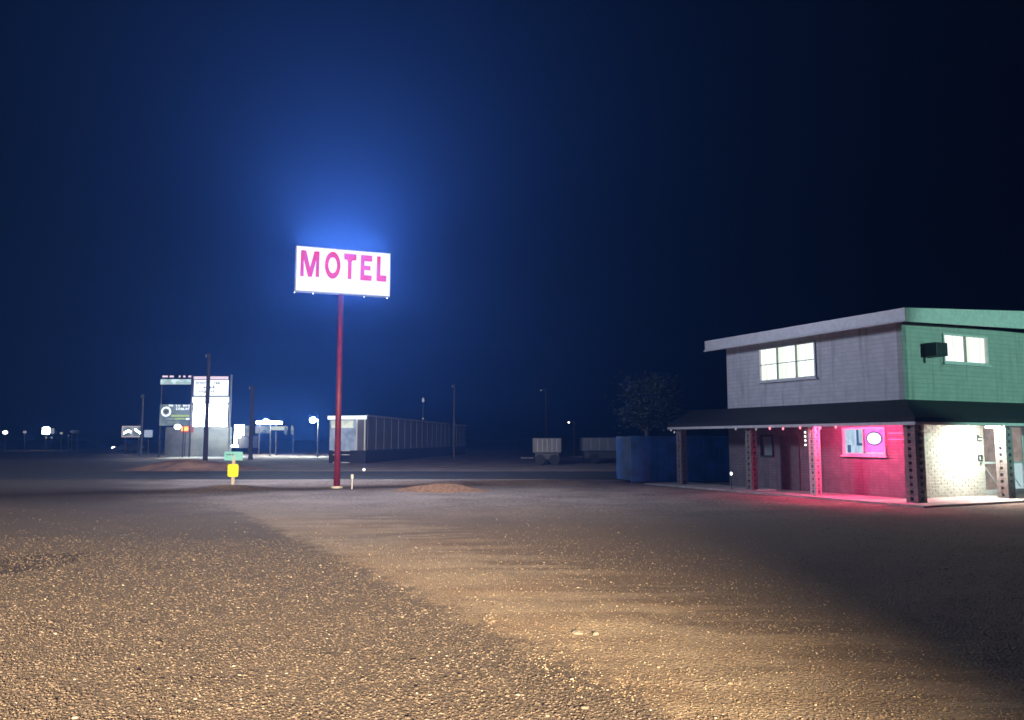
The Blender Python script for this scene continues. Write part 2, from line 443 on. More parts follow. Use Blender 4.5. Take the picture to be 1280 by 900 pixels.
def heap(name, c, rx, ry, h, m, seed, n=48, rings=14):
    r = random.Random(seed); c = Vector(c); vs, fs = [], []
    ph = [r.random()*6.28 for _ in range(4)]
    for j in range(rings+1):
        q = j/rings
        for i in range(n):
            t = 2*math.pi*i/n
            w = 1 + 0.14*math.sin(2*t+ph[0]) + 0.09*math.sin(3*t+ph[1]) + 0.05*math.sin(7*t+ph[2])
            z = h*(math.cos(q*math.pi/2)**1.3)*(1+0.25*(vnoise(np.array(q*5+c.x), np.array(t*2+c.y))-0.5)) - 0.05*q
            vs.append((c.x+rx*q*w*math.cos(t), c.y+ry*q*w*math.sin(t), c.z+float(z)+r.uniform(-1,1)*0.018*h**0.5*(1-q*0.5)))
    for j in range(rings):
        for i in range(n): fs.append((j*n+i, (j+1)*n+i, (j+1)*n+(i+1) % n, j*n+(i+1) % n))
    return tag(MB().add(vs, fs).build(name, m, smooth=True), kind='structure')
heap('gravel_mound', ground_at(551, 615)+Vector((0,0.6,0)), 2.35, 1.0, 0.27, M['mound'], 5)
heap('soil_bank', Vector((-20.6, 52, 0)), 4.4, 3.2, 0.62, M['berm'], 8)

def stone(px, py, sx, sy, sz, seed, label):
    r = random.Random(seed); p = ground_at(px, py); p.z = float(gheight(p.x, p.y))
    mb = MB().ball((0, 0, 0), 1.0, 9, 6)
    mb.v = [(p.x+v[0]*sx*(1+r.uniform(-.22, .22)), p.y+v[1]*sy*(1+r.uniform(-.22, .22)), p.z+sz*0.5+v[2]*sz*(1+r.uniform(-.2, .2))) for v in mb.v]
    tag(mb.build('stone', M['pale_stone']), label, 'stone', 'pale loose stones on the sandy track')
M['pale_stone'] = mat('pale_stone', (0.36, 0.3, 0.22), 0.9, 0.25, 30, 0.6, 80)
stone(722, 790.5, 0.065, 0.05, 0.022, 1, 'pale flat stone alone in the middle of the sandy track, longer of the pair')
stone(745, 791.5, 0.032, 0.03, 0.02, 2, 'small pale stone just right of the long flat stone on the sandy track')
# the road across the view, and the far lot
MB().box((-400, 39.2, 0.006), (800, 0, 0), (0, 9.5, 0), (0, 0, 0.012)).build('road', M['asphalt']).__setitem__('kind', 'structure')
c0 = at(204, 572, 84)
MB().box((c0.x, 82.0, 0.0), (7.0, 0, 0), (0, 7.5, 0), (0, 0, 0.06)).build('pavement', M['white_paint']).__setitem__('kind', 'structure')

# ------------------------------------------------------------------ motel building
P0 = Vector((12.12, 24.25, 0))                  # corner post
OV = 1.1                                         # canopy overhang
W0 = P0 + (U+V)*OV                               # wall corner
Zv = Vector((0,0,1))
def bp(t, s, z, o=W0):                           # t along the long side, s along the front
    return o + U*t + V*s + Zv*z
LU, LV = 8.4, 9.0
ZE, ZC, ZT = 2.42, 3.2, 5.72                     # eave underside, canopy top at wall, top of the upper wall
SLAB = 0.04
def wall_with_holes(o, ax, L, z0, z1, out, th, holes):
    """wall panel from o along ax; holes = (a, b, za, zb); thickness inward"""
    mb = MB(); holes = sorted(holes); x = 0.0
    ins = -Vector(out)*th
    def b(a, c, za, zb):
        if c-a > 1e-4 and zb-za > 1e-4: mb.box(o+ax*a+Zv*za, ax*(c-a), ins, Zv*(zb-za))
    for a, c, za, zb in holes:
        b(x, a, z0, z1); b(a, c, z0, za); b(a, c, zb, z1); x = c
    b(x, L, z0, z1)
    return mb
motel = thing('motel_building', W0, 'two-storey motel building with dark porch roof around its ground floor, lit windows and green-lit front', 'motel')
WL = (3.6, 6.48, 4.17, 5.5)                      # upper long-side window
WR = (1.96, 4.28, 4.47, 5.47)                    # upper front window
WD = (0.78, 2.53, 1.39, 2.33)                    # lower long-side window
WF = (5.85, 6.55, 1.25, 2.1)                     # dim lower window
nU, nV = -V, -U                                  # outward normals of long side and front
O3 = W0 + Zv*0
wall_with_holes(W0 + V*0.002, U, LU, ZC, ZT, nU, 0.2, [WL]).build('upper_side_wall', M['upper_wall'], motel)
wall_with_holes(W0 + U*0.0, V, LV, ZC, ZT, nV, 0.2, [WR]).build('upper_front_wall', M['front_wall'], motel)
wall_with_holes(W0 + V*0.003, U, LU, 0.0, ZC-0.003, nU, 0.2, [WD, WF]).build('lower_side_wall', M['lower_wall'], motel)
MB().box(bp(LU-0.2, 0.2, 0), V*7, U*0.198, Zv*ZT).build('end_wall', M['lower_wall'], motel)

def window(o, ax, out, w, cols, rows, pane_m, name='window', fw=0.06, bar=0.045, sill=True, panes=None, framem=None):
    a, b, za, zb = w
    fm = framem or M['white_trim']
    fr = MB(); out = Vector(out)
    q = lambda x, z, d=0.0: o + ax*x + Zv*z + out*d
    D = out*0.10
    st = -0.05
    fr.box(q(a, za, st), ax*fw, D, Zv*(zb-za)); fr.box(q(b-fw, za, st), ax*fw, D, Zv*(zb-za))
    fr.box(q(a+fw, za, st), ax*(b-a-2*fw), D*0.97, Zv*fw); fr.box(q(a+fw, zb-fw, st), ax*(b-a-2*fw), D*0.97, Zv*fw)
    f = fr.build(name, fm, motel)
    mb = MB()
    for i in range(1, cols):
        x = a + (b-a)*i/cols
        mb.box(q(x-bar/2, za+fw, -0.045), ax*bar, D*0.75, Zv*(zb-za-2*fw))
    for j in range(1, rows):
        z = za + (zb-za)*j/rows
        for i in range(cols):
            x0 = a + (b-a)*i/cols + (fw if i == 0 else bar/2); x1 = a+(b-a)*(i+1)/cols - (fw if i == cols-1 else bar/2)
            mb.box(q(x0, z-0.014, -0.035), ax*(x1-x0), D*0.5, Zv*0.028)
    if mb.v: put_sub(mb.build('glazing_bar', M['grey_metal']), f)
    n = 0
    for i in range(cols):
        for j in range(rows):
            x0, x1 = a+(b-a)*i/cols, a+(b-a)*(i+1)/cols
            z0, z1 = za+(zb-za)*j/rows, za+(zb-za)*(j+1)/rows
            pm = panes[n] if panes else pane_m
            n += 1
            put_sub(MB().box(q(x0+0.01, z0+0.01, -0.09), ax*(x1-x0-0.02), out*0.02, Zv*(z1-z0-0.02)).build('pane', pm), f)
    if sill:
        put_sub(MB().box(q(a-0.05, za-0.06, 0.0), ax*(b-a+0.1), out*0.09, Zv*0.057).build('sill', fm), f)
    return f
def put_sub(o, part):
    """part sits in its thing's frame at world offset; its mesh is in world coordinates already"""
    root = part.parent
    o.parent = part
    o.location = Vector((0,0,0))
    return o
# parts meshed in world coordinates sit at -root; sub-parts inherit that shift
window(W0, U, nU, WL, 3, 2, M['lit_window'])
window(W0, V, nV, WR, 2, 1, M['lit_window'])
wlow = window(W0, U, nU, WD, 2, 1, M['blue_white'], sill=True)
window(W0, U, nU, WF, 1, 1, mat('dim_pane', (0.3, 0.34, 0.36), 0.3), sill=False, framem=M['dark_metal'])
# side door, unlit
dr = wall_with_holes(W0 + V*(-0.012), U, 0.95, 0, 0, nU, 0.01, [])
door = MB().box(bp(4.55, -0.04, SLAB), U*0.95, V*0.035, Zv*2.02).build('door', mat('door_paint', (0.16, 0.14, 0.15), 0.6), motel, bevel=0.006)
put_sub(MB().ball(bp(5.4, -0.08, 1.05), 0.035).build('handle', M['grey_metal']), door)

# front ground floor: slump-brick wall, each brick its own part
LB = 3.75
MB().box(bp(0.03, 0.205, 0.0), V*(LB-0.205), U*0.17, Zv*(ZC-0.004)).build('brick_backing_wall', M['mortar'], motel)
bw, bh, jt = 0.30, 0.10, 0.012
bm_ = []
for k in range(4):
    rr = random.Random(k); w = bw-jt; h = bh-jt; d = 0.09
    vs = []
    for zz in (0, h):
        for (a, b_) in ((0, 0), (w, 0), (w, d), (0, d)):
            j = 0.008
            vs.append(V*(a+rr.uniform(-j, j)*0.4) + U*(b_ - (0.0 if b_ else rr.uniform(0, 0.022))) + Zv*(zz+rr.uniform(-j, j)*0.4))
    bm_.append(MB().add(vs, [(0,3,2,1),(4,5,6,7),(0,1,5,4),(1,2,6,5),(2,3,7,6),(3,0,4,7)]).mesh('brick', M['brick']))
row = 0; z = SLAB+0.005
while z + bh < ZE+0.3:
    off = (row % 2)*bw/2
    s = 0.01 - off
    while s < LB-0.02:
        a = max(s, 0.01); e = min(s+bw, LB)
        if e-a > 0.08:
            o = inst('brick', bm_[rnd.randrange(4)], motel, bp(-0.02, a, z))
            if e-a < bw-0.01: o.scale = (1, 1, 1)
            if e-a < bw-0.01:
                # cut brick: scale along V only
                R = Matrix.Rotation(math.atan2(V.y, V.x), 4, 'Z'); Sx = Matrix.Diagonal(((e-a)/bw, 1, 1, 1))
                o.matrix_basis = Matrix.Translation(o.location) @ R @ Sx @ R.inverted()
        s += bw
    z += bh; row += 1
MB().box(bp(0.03, LB+0.002, ZE+0.03), V*(LV-LB), U*0.17, Zv*(ZC-ZE-0.04)).build('front_lintel_wall', M['front_wall'], motel)

# glass entrance doors right of the brick wall
def glass_door(s0, w, pane_top, pane_low):
    fr = MB(); z0, z1, t0 = SLAB+0.01, ZE+0.02, 0.06
    for a in (s0, s0+w-0.09): fr.box(bp(t0, a, z0), V*0.09, U*0.08, Zv*(z1-z0))
    for za, hh in ((z0, 0.16), (z1-0.1, 0.1)): fr.box(bp(t0+0.003, s0+0.09, za), V*(w-0.18), U*0.07, Zv*hh)
    f = fr.build('entrance_door', M['white_paint'], motel)
    put_sub(MB().box(bp(t0+0.05, s0+0.07, 1.14), V*(w-0.14), U*0.02, Zv*(z1-1.2)).build('upper_pane', pane_top), f)
    put_sub(MB().box(bp(t0+0.05, s0+0.07, z0+0.1), V*(w-0.14), U*0.02, Zv*(1.12-z0-0.12)).build('lower_pane', pane_low), f)
    put_sub(MB().box(bp(t0-0.03, s0+0.05, 1.09), V*(w-0.1), U*0.05, Zv*0.07).build('push_bar', M['white_trim']), f)
    put_sub(MB().box(bp(t0+0.0, s0+0.12, 0.98), V*(w*0.62)+Zv*(-0.72), U*0.03, Zv*0.035).build('door_brace', M['white_trim']), f)
    return f
glass_door(LB+0.03, 1.15, M['lobby'], M['lobby'])
glass_door(LB+1.2, 1.15, M['lobby'], M['lobby_aqua'])
glass_door(LB+2.37, 1.15, M['lobby_aqua'], M['lobby_aqua'])
MB().box(bp(0.0, LB+3.6, SLAB), V*2.0, U*0.15, Zv*(ZE-SLAB)).build('entrance_side_wall', M['front_wall'], motel)
# dark bracket shaped marks on the brick wall by the door
for zc, kind in ((1.87, 'F'), (1.2, 'B')):
    mb = MB(); s0 = 3.38
    Q = lambda ds, dz, w, h: mb.box(bp(-0.085, s0+ds, zc+dz), V*w, U*0.02, Zv*h)
    Q(0, 0, 0.035, 0.2); Q(0.037, 0, 0.19, 0.035)
    if kind == 'F': Q(0.06, 0.1, 0.03, 0.09); Q(0.12, 0.1, 0.12, 0.03)
    else: Q(0.037, 0.17, 0.17, 0.03); Q(0.17, 0.06, 0.035, 0.11); Q(0.06, -0.1, 0.1, 0.03)
    mb.build('wall_bracket', M['dark_metal'], motel)

# upper roof: shed roof rising to the right with a deep fascia
OR = 0.62
RT = lambda s: 6.02 + 0.052*(s+OR)
RB = lambda s: 5.60 + 0.022*(s+OR)
def rp(t, s, z): return bp(t, s, z)
tA, tB, sA, sB = -OR, LU+0.55, -OR, LV+0.6
mb = MB()
vs = [rp(tA, sA, RB(sA)+0.12), rp(tA, sB, RB(sB)+0.12), rp(tB, sB, RB(sB)+0.12), rp(tB, sA, RB(sA)+0.12),
      rp(tA, sA, RT(sA)), rp(tA, sB, RT(sB)), rp(tB, sB, RT(sB)), rp(tB, sA, RT(sA))]
mb.add(vs, [(0,1,2,3), (4,7,6,5), (0,4,5,1), (1,5,6,2), (2,6,7,3), (3,7,4,0)])
roof = mb.build('roof', M['shingle'], motel)
# fascia boards proud of the roof body
def fascia(t0, s0, t1, s1, outv):
    outv = Vector(outv)
    a, b = rp(t0, s0, RB(s0)), rp(t1, s1, RB(s1)); c, d = rp(t1, s1, RT(s1)+0.02), rp(t0, s0, RT(s0)+0.02)
    return MB().prism([a, b, c, d], outv*0.05)
put_sub(fascia(tA-0.05, sA-0.002, tB, sA-0.002, nU).build('fascia_board', M['white_trim']), roof)
put_sub(fascia(tA-0.002, sA, tA-0.002, sB, nV).build('fascia_board', M['white_trim']), roof)
put_sub(MB().tube(rp(tA-0.09, sA-0.09, RB(sA)+0.02), rp(tB, sA-0.09, RB(sA)+0.02), 0.035).build('gutter', M['white_trim']), roof)

# porch canopy: dark shingled skirt round two sides, white eave trim, flat ceiling
tE = 11.75
can = MB()
def sk(t, s, z): return P0 + U*t + V*s + Zv*z
e0 = 0.30
# skirt polygons: outer edge at the post line minus overhang e0, inner at wall
oL0, oC, oR = sk(tE, -e0, ZE), sk(-e0, -e0, ZE), sk(-e0, 11.0, ZE)
iL, iC, iR = sk(tE, OV-0.0, ZC), sk(OV, OV, ZC), sk(OV, 11.0, ZC)
up = Zv*0.16
def skirt():
    m = MB()
    vs = [oL0, oC, oR, oL0+up, oC+up, oR+up, iL, iC, iR, iL-Zv*(ZC-ZE), iC-Zv*(ZC-ZE), iR-Zv*(ZC-ZE)]
    m.add(vs, [(0,3,4,1), (1,4,5,2), (3,6,7,4), (4,7,8,5), (0,1,10,9), (1,2,11,10), (0,9,6,3), (2,5,8,11)])
    return m
canopy = skirt().build('porch_roof', M['shingle'], motel)
# carport part of the canopy left of the building
put_sub(MB().prism([sk(tE, OV+0.003, ZE), sk(OV+LU+0.003, OV+0.003, ZE), sk(OV+LU+0.003, 6.5, ZE), sk(tE, 6.5, ZE)], Zv*0.3).build('carport_roof', M['shingle']), canopy)
put_sub(MB().box(sk(-e0-0.03, -e0-0.03, ZE-0.07), U*(tE+e0), V*0.03, Zv*0.095).build('eave_trim', M['white_trim']), canopy)
put_sub(MB().box(sk(-e0-0.03, -e0, ZE-0.07), V*11.0, U*0.03, Zv*0.09).build('eave_trim', M['white_trim']), canopy)
put_sub(MB().prism([sk(-e0+0.01, -e0+0.01, ZE-0.004), sk(tE-0.02, -e0+0.01, ZE-0.004), sk(tE-0.02, OV-0.02, ZE-0.004), sk(OV-0.02, OV-0.02, ZE-0.004)], Zv*-0.03).build('ceiling_panel', M['grey_wall']), canopy)
put_sub(MB().prism([sk(-e0+0.012, -e0+0.02, ZE-0.005), sk(OV-0.02, OV-0.01, ZE-0.005), sk(OV-0.02, 10.9, ZE-0.005), sk(-e0+0.012, 10.9, ZE-0.005)], Zv*-0.03).build('ceiling_panel', M['white_paint']), canopy)

# paving round the building
MB().box(sk(-0.95, -0.95, -0.05), U*13.6, V*(OV+1.0), Zv*(SLAB+0.05)).build('walkway_paving', M['concrete']).__setitem__('kind', 'structure')
MB().box(sk(-0.95, OV+0.053, -0.05), V*11, U*(OV+1.1), Zv*(SLAB+0.049)).build('walkway_paving', M['concrete']).__setitem__('kind', 'structure')

# porch posts of pierced blocks, one part per block
NB = 11
def block_mesh(w, h):
    """hollow pierced block: four corner bars and thin rails leave a dark slot on each face"""
    m = MB(); q = w*0.36; hb = h-0.008
    for a in (0, 1):
        for b in (0, 1):
            m.box(U*(-w/2+a*(w-q)) + V*(-w/2+b*(w-q)), U*q, V*q, Zv*hb)
    for zz, hh in ((0.002, h*0.27), (h*0.72, hb-h*0.72-0.002)):
        for d in (U, V):
            e = V if d is U else U
            m.box(-d*(w/2-q) - e*(w/2-0.004) + Zv*zz, d*(w-2*q), e*(w-0.008), Zv*hh)
    return m.mesh('block', M['block'])
core_m = {}
def post(t, s, w, bm=None):
    h = (ZE-0.035-SLAB)/NB
    base = sk(t, s, SLAB)
    core = MB().cbox(base+Zv*(NB*h/2), w*0.62, w*0.62, NB*h-0.004, U).build('porch_post', M['wood'], motel)
    if w not in core_m:
        core_m[w] = block_mesh(w, h)
        if bm: core_m[w].materials[0] = bm
    for k in range(NB):
        o = bpy.data.objects.new('block', core_m[w]); COL.objects.link(o); o.parent = core
        o.location = base + Zv*(k*h)
    return core
post(0, 0, 0.40); post(3.88, 0, 0.27, mat('lit_post_block', (0.8, 0.76, 0.74), 0.7, 0.1)); post(6.98, 0, 0.30); post(11.2, 0, 0.30); post(0, 4.27, 0.36); post(0, 8.5, 0.36)  # second post has paler blocks: the light on it is put into the colour

# things on the motel
ac0 = bp(0, 0.95, 4.58)
ac = thing('air_conditioner', ac0, 'dark boxy air conditioner sticking out of the upper wall beside the right window', 'air conditioner')
MB().box(bp(-0.5, 0.97, 4.62), V*0.56, U*0.49, Zv*0.44).build('casing', M['dark_metal'], ac, bevel=0.02)
g_ = MB()
for k in range(6): g_.box(bp(-0.515, 1.01, 4.65+k*0.066), V*0.47, U*0.012, Zv*0.035)
g_.build('grille', M['dark'], ac)
MB().box(bp(-0.05, 0.98, 4.42), V*0.05, U*0.05, Zv*0.198).build('bracket', M['dark_metal'], ac)

cl = thing('canopy_lamp', bp(-0.5, 2.75, ZE-0.04), 'bright white lamp under the porch roof by the brick wall', 'lamp')
MB().box(bp(-1.2, 2.35, ZE-0.09), V*0.9, U*0.2, Zv*0.05).build('lamp_housing', M['white_paint'], cl)
MB().box(bp(-1.16, 2.4, ZE-0.13), V*0.8, U*0.12, Zv*0.038).build('lamp_tube', M['tube'], cl)

# lit oval sign in the right pane of the lower window
a, b, za, zb = WD
ov = thing('window_sign', bp((a+(a+b)/2)/2, -0.02, za), 'glowing pink window sign with a white oval, in the lower side window', 'sign')
tc = a + (b-a)*0.25
MB().box(bp(a+0.07, -0.012, za+0.1), U*((b-a)/2-0.12), V*0.02, Zv*(zb-za-0.17)).build('pink_panel', M['pink_panel'], ov)
def ellipse(tc, zc, rt, rz, s, n=28): return [bp(tc+rt*math.cos(2*math.pi*i/n), s, zc+rz*math.sin(2*math.pi*i/n)) for i in range(n)]
zc = za+0.56
MB().prism(ellipse(tc, zc, 0.32, 0.235, -0.016), -V*0.01).build('oval_ring', M['oval_ring'], ov)
MB().prism(ellipse(tc, zc, 0.27, 0.19, -0.028), -V*0.006).build('oval_face', M['oval_white'], ov)
for dz in (0.1, -0.1):
    MB().box(bp(tc-0.07, -0.038, zc+dz), U*0.14, V*0.004, Zv*0.018).build('mark', M['oval_ring'], ov)
# blue poster shape seen in the left pane
ps = MB().prism([bp(1.72, -0.012, za+0.32), bp(1.95, -0.012, za+0.32), bp(1.95, -0.012, zb-0.08), bp(1.86, -0.012, zb-0.08), bp(1.86, -0.012, za+0.42), bp(1.72, -0.012, za+0.4)], V*0.008).build('window_poster', M['blue_panel'])
tag(ps, 'blue L-shaped poster in the left pane of the lower side window', 'poster')
ps2 = MB().box(bp(2.2, -0.012, za+0.08), U*0.14, V*0.008, Zv*0.26).build('window_notice', M['blue_panel'])
tag(ps2, 'small blue notice at the bottom corner of the lower side window', 'notice')

# red LED strip and string bulbs under the eave
ls = thing('led_strip', sk(0.2, -e0+0.05, ZE-0.06), 'thin red light strip under the porch eave above the pink window', 'light strip')
MB().tube(sk(0.8, -0.255, ZE-0.045), sk(3.5, -0.255, ZE-0.045), 0.010, n=8).build('light_tube', M['led'], ls)
tb = thing('neon_tubes', bp(0.3, -0.03, 2.1), 'pair of red light tubes on the wall beside the pink window sign', 'light')
for z_ in (2.12, 1.92):
    MB().tube(bp(0.08, -0.05, z_), bp(0.66, -0.05, z_), 0.011, n=8).build('light_tube', glow('neon_tube', (1.0, 0.12, 0.3), 4) if z_ > 2 else bpy.data.materials['neon_tube'], tb)
sl = thing('string_lights', sk(5, -e0, ZE-0.1), 'string of small pink bulbs along the porch eave', 'string lights')
wire = MB()
bulb = None
ts = [2.6, 3.25, 4.15, 4.95, 5.6, 6.3, 7.4, 11.9, 12.2]
for k, t in enumerate(ts):
    tt = min(t, tE-0.05)
    p = sk(tt, -e0-0.06, ZE-0.1-0.02*(k % 2))
    if k >= 7: p = sk(tE+0.1*(k-6), -e0+0.25*(k-6), ZE-0.09*(k-6))
    MB().ball(p, 0.038, 8, 6, 1.3).build('bulb', M['red_bulb'] if k < 5 else M['dim_lamp'], sl)
    if k: wire.tube(last, p, 0.006, n=5)
    last = p
wire.build('wire', M['rubber'], sl)
wl = thing('wall_lights', bp(3.9, -0.03, 1.9), 'vertical row of four tiny white lights on the wall by the pink post', 'lights')
for z_ in (2.18, 2.03, 1.88, 1.72): MB().ball(bp(4.2, -0.05, z_), 0.028, 8, 6).build('bulb', M['far_lamp'], wl)
pl = at(914, 592, 30.6)
o = thing('porch_light', pl, 'small white light low beside the dark post at the building end', 'light')
MB().ball(pl, 0.04, 8, 6, 1.5).build('bulb', M['far_lamp'], o)
MB().tube((pl.x, pl.y, SLAB-0.02), pl-Zv*0.07, 0.015, n=6).build('stake', M['dark_metal'], o)
pp = sk(6.2, -0.5, SLAB+0.03)
o = MB().tube(pp, pp+Vector((0.55, -0.45, 0.02)), 0.03, n=8).build('white_pipe', M['white_paint'])
tag(o, 'short white pipe lying on the walkway beside the pinkish post', 'pipe')

# ------------------------------------------------------------------ MOTEL pylon sign
pb = ground_at(421, 610)
sg = thing('motel_sign', pb, 'tall lit MOTEL sign with red letters on a red pole', 'sign')
A = Vector((0.935, 0.355, 0)).normalized(); N = Vector((A.y, -A.x, 0))     # along the face, out of the face
SW, SH = 3.82, 1.84
ctr = at(429.5, 338, 31.85)
# keep the pole under the sign's middle
ctr = Vector((pb.x + 0.07, pb.y + 0.05, ctr.z))
DP = 0.36
TL = ctr - A*SW/2 + Zv*SH/2 + N*DP/2
def fp(x, z, d=0.0): return TL + A*x - Zv*z + N*d          # x from left, z down from the top
MB().tube(Vector((pb.x, pb.y, -0.3)), Vector((pb.x, pb.y, ctr.z-SH/2-0.02)), 0.125, 0.11, 20).build('pole', M['red_pole'], sg, smooth=True)
MB().tube(Vector((pb.x, pb.y, 0.0)), Vector((pb.x, pb.y, 0.08)), 0.24, 0.22, 20).build('pole_base', M['concrete'], sg)
cab = MB()
cab.box(fp(0, SH, -DP), A*SW, N*(DP-0.03), Zv*SH)
cabinet = cab.build('cabinet', M['grey_metal'], sg)
MB().box(fp(0.03, SH-0.03, -0.028), A*(SW-0.06), N*0.028, Zv*(SH-0.06)).build('sign_face', M['sign_face'], sg)
MB().box(fp(0.03, SH-0.03, -DP-0.02), A*(SW-0.06), N*0.018, Zv*(SH-0.06)).build('sign_face', M['sign_face'], sg)
for sgn, pw in ((1, 2800), (-1, 5000)):          # the light the two faces give
    c_ = fp(SW/2, SH/2, 0.06 if sgn > 0 else -DP-0.05)
    lamp('sign_or_added_halo_light', 'AREA', c_, c_ + N*sgn, pw, (0.68, 0.76, 1.0), shape='RECTANGLE', size=SW*0.97, size_y=SH*0.94)
c_ = fp(SW/2, -0.04, -DP/2)                                # added upward lamp, spreads the halo above the closed cabinet
lt = lamp('sign_or_added_halo_light', 'AREA', c_, c_ + Zv, 13000, (0.68, 0.76, 1.0), shape='RECTANGLE', size=SW*0.95, size_y=DP*0.8)
lt.rotation_euler = (math.pi, 0, math.atan2(A.y, A.x))
def lx(x): return (x-228)/815*SW
def ly(x, y): return (y-(182+(x-230)*0.0834))/392*SH
def embolden(p, d=3.0):
    area = sum(p[i][0]*p[(i+1) % len(p)][1]-p[(i+1) % len(p)][0]*p[i][1] for i in range(len(p)))
    sg_ = 1 if area > 0 else -1; out = []
    for i in range(len(p)):
        a, b, c = Vector(p[i-1]), Vector(p[i]), Vector(p[(i+1) % len(p)])
        u, v = (b-a).normalized(), (c-b).normalized()
        n1, n2 = Vector((u.y, -u.x))*sg_, Vector((v.y, -v.x))*sg_
        m_ = n1+n2; k = d/max(0.35, 0.5*m_.length_squared) if m_.length > 0.1 else 0
        out.append((b.x+m_.x*k, b.y+m_.y*k))
    return out
def letter(polys):
    polys = [embolden(p) for p in polys]
    mb = MB()
    for p in polys:
        mb.prism([fp(lx(x), ly(x, y), 0.004) for x, y in p], N*0.03)
    return mb.build('letter', M['sign_letter'], sg)
letter([[(271,227),(308,231),(346,380),(381,238),(419,240),(419,457),(396,454),(396,310),(360,454),(332,452),(292,300),(291,447),(268,446)]])
def ring(cx, cy, rx, ry, ix, iy, n=32):
    mb = MB(); vs, fs = [], []
    for d in (0.004, 0.034):
        for k in range(n):
            t = 2*math.pi*k/n
            for r1, r2 in ((rx, ry), (ix, iy)):
                x, y = cx+r1*math.cos(t), cy+r2*math.sin(t)+(r1*math.cos(t))*0.0834
                vs.append(fp(lx(x), ly(x, y), d))
    for k in range(n):
        a, b = 2*k, 2*((k+1) % n); m_ = 2*n
        fs += [(a, b, b+1, a+1), (m_+a, m_+a+1, m_+b+1, m_+b), (a, m_+a, m_+b, b), (a+1, b+1, m_+b+1, m_+a+1)]
    return mb.add(vs, fs).build('letter', M['sign_letter'], sg)
ring(536, 357, 66, 118, 37, 70)
letter([[(635,256),(737,266),(735,312),(706,312),(695,332),(695,479),(670,477),(670,330),(660,306),(638,302)]])
letter([[(782,270),(874,278),(874,324),(806,318),(806,364),(860,370),(860,402),(806,396),(806,448),(872,456),(870,496),(779,487)]])
letter([[(924,282),(949,284),(947,453),(1002,458),(999,505),(926,498),(921,490)]])
for x_ in (-0.02, 0.7, 2.75, 3.7):
    MB().ball(fp(x_, SH+0.06, -0.06), 0.022, 8, 6).build('bulb', M['far_lamp'], sg)

# ------------------------------------------------------------------ small things near the road
mp = ground_at(291, 611); mp.z = float(gheight(mp.x, mp.y))
mk = thing('marker_sign', mp, 'wooden post with a teal name plate above a yellow plate', 'sign')
top = at(291, 565, mp.y).z
MB().box(mp+Vector((-0.06, -0.03, -0.1)), (0.12,0,0), (0,0.06,0), (0,0,top-mp.z)).build('post', M['pale_wood'], mk)
z1, z0 = at(291, 564.5, mp.y).z, at(291, 575.5, mp.y).z
MB().box((mp.x-0.36, mp.y-0.06, z0), (0.70,0.06,0), (0,0.025,0), (0,0,z1-z0)).build('teal_plate', M['teal'], mk, bevel=0.008)
mb = MB()
for k, w in enumerate((0.05, 0.07, 0.04, 0.06)): mb.box((mp.x-0.28+k*0.075, mp.y-0.066+0.006*k, z0+0.20), (w*0.9,0.004,0), (0,0.01,0), (0,0,0.05))
mb.build('lettering', M['ink'], mk)['kind'] = 'stuff'
z1, z0 = at(291, 580, mp.y).z, at(291, 596, mp.y).z
pts = []
for cx_, cz_, a0 in ((0.14, z1-0.07, 0), (-0.14, z1-0.07, 90), (-0.14, z0+0.07, 180), (0.14, z0+0.07, 270)):
    for k in range(4):
        t = math.radians(a0+30*k); pts.append((mp.x+cx_+0.07*math.cos(t), mp.y-0.05, cz_+0.07*math.sin(t)))
MB().prism(pts, (0, 0.018, 0)).build('yellow_plate', M['yellow'], mk)
kp = ground_at(440, 611); kp.z = float(gheight(kp.x, kp.y))
sk_ = thing('white_stake', kp, 'thin white stake with a white cap just right of the red pole', 'stake')
zt = at(440, 593, kp.y).z
MB().tube(kp-Zv*0.1, (kp.x, kp.y, zt-0.16), 0.028, n=8).build('rod', M['white_paint'], sk_)
MB().tube((kp.x, kp.y, zt-0.16), (kp.x, kp.y, zt), 0.062, 0.055, 10).build('cap', M['white_paint'], sk_)
q = at(455, 587, 50)
o = thing('ground_light', (q.x, q.y, 0), 'small round white light near the road, right of the red pole', 'light')
MB().tube((q.x, q.y, 0), q, 0.03, n=6).build('stake', M['dark_metal'], o)
MB().ball(q, 0.075, 8, 6).build('bulb', M['far_lamp'], o)

# blue container behind the carport
c1 = ground_at(789, 603.5)
bc = thing('blue_container', c1, 'blue corrugated steel container standing behind the carport post', 'container')
cw, ch, dpt = 4.7, 2.08, 2.3
ca = Vector((0.985, 0.17, 0)); cb = Vector((-0.17, 0.985, 0))
MB().box(c1+ca*0.03+cb*0.03+Zv*0.08, ca*(cw-0.06), cb*(dpt-0.06), Zv*(ch-0.1)).build('body', M['blue'], bc)
rib = MB().box(Vector((0,0,0)), ca*0.13, cb*0.032, Zv*(ch-0.22)).mesh('rib', M['blue'])
for k in range(18): inst('rib', rib, bc, c1+ca*(0.1+k*0.255)+Zv*0.14)
fr = MB()
for x_ in (0, cw-0.09): fr.box(c1+ca*x_-cb*0.02, ca*0.09, cb*0.1, Zv*ch)
for z_ in (0.04, ch-0.1): fr.box(c1+ca*0.09-cb*0.018+Zv*z_, ca*(cw-0.18), cb*0.09, Zv*0.1)
fr.build('frame', M['blue'], bc)

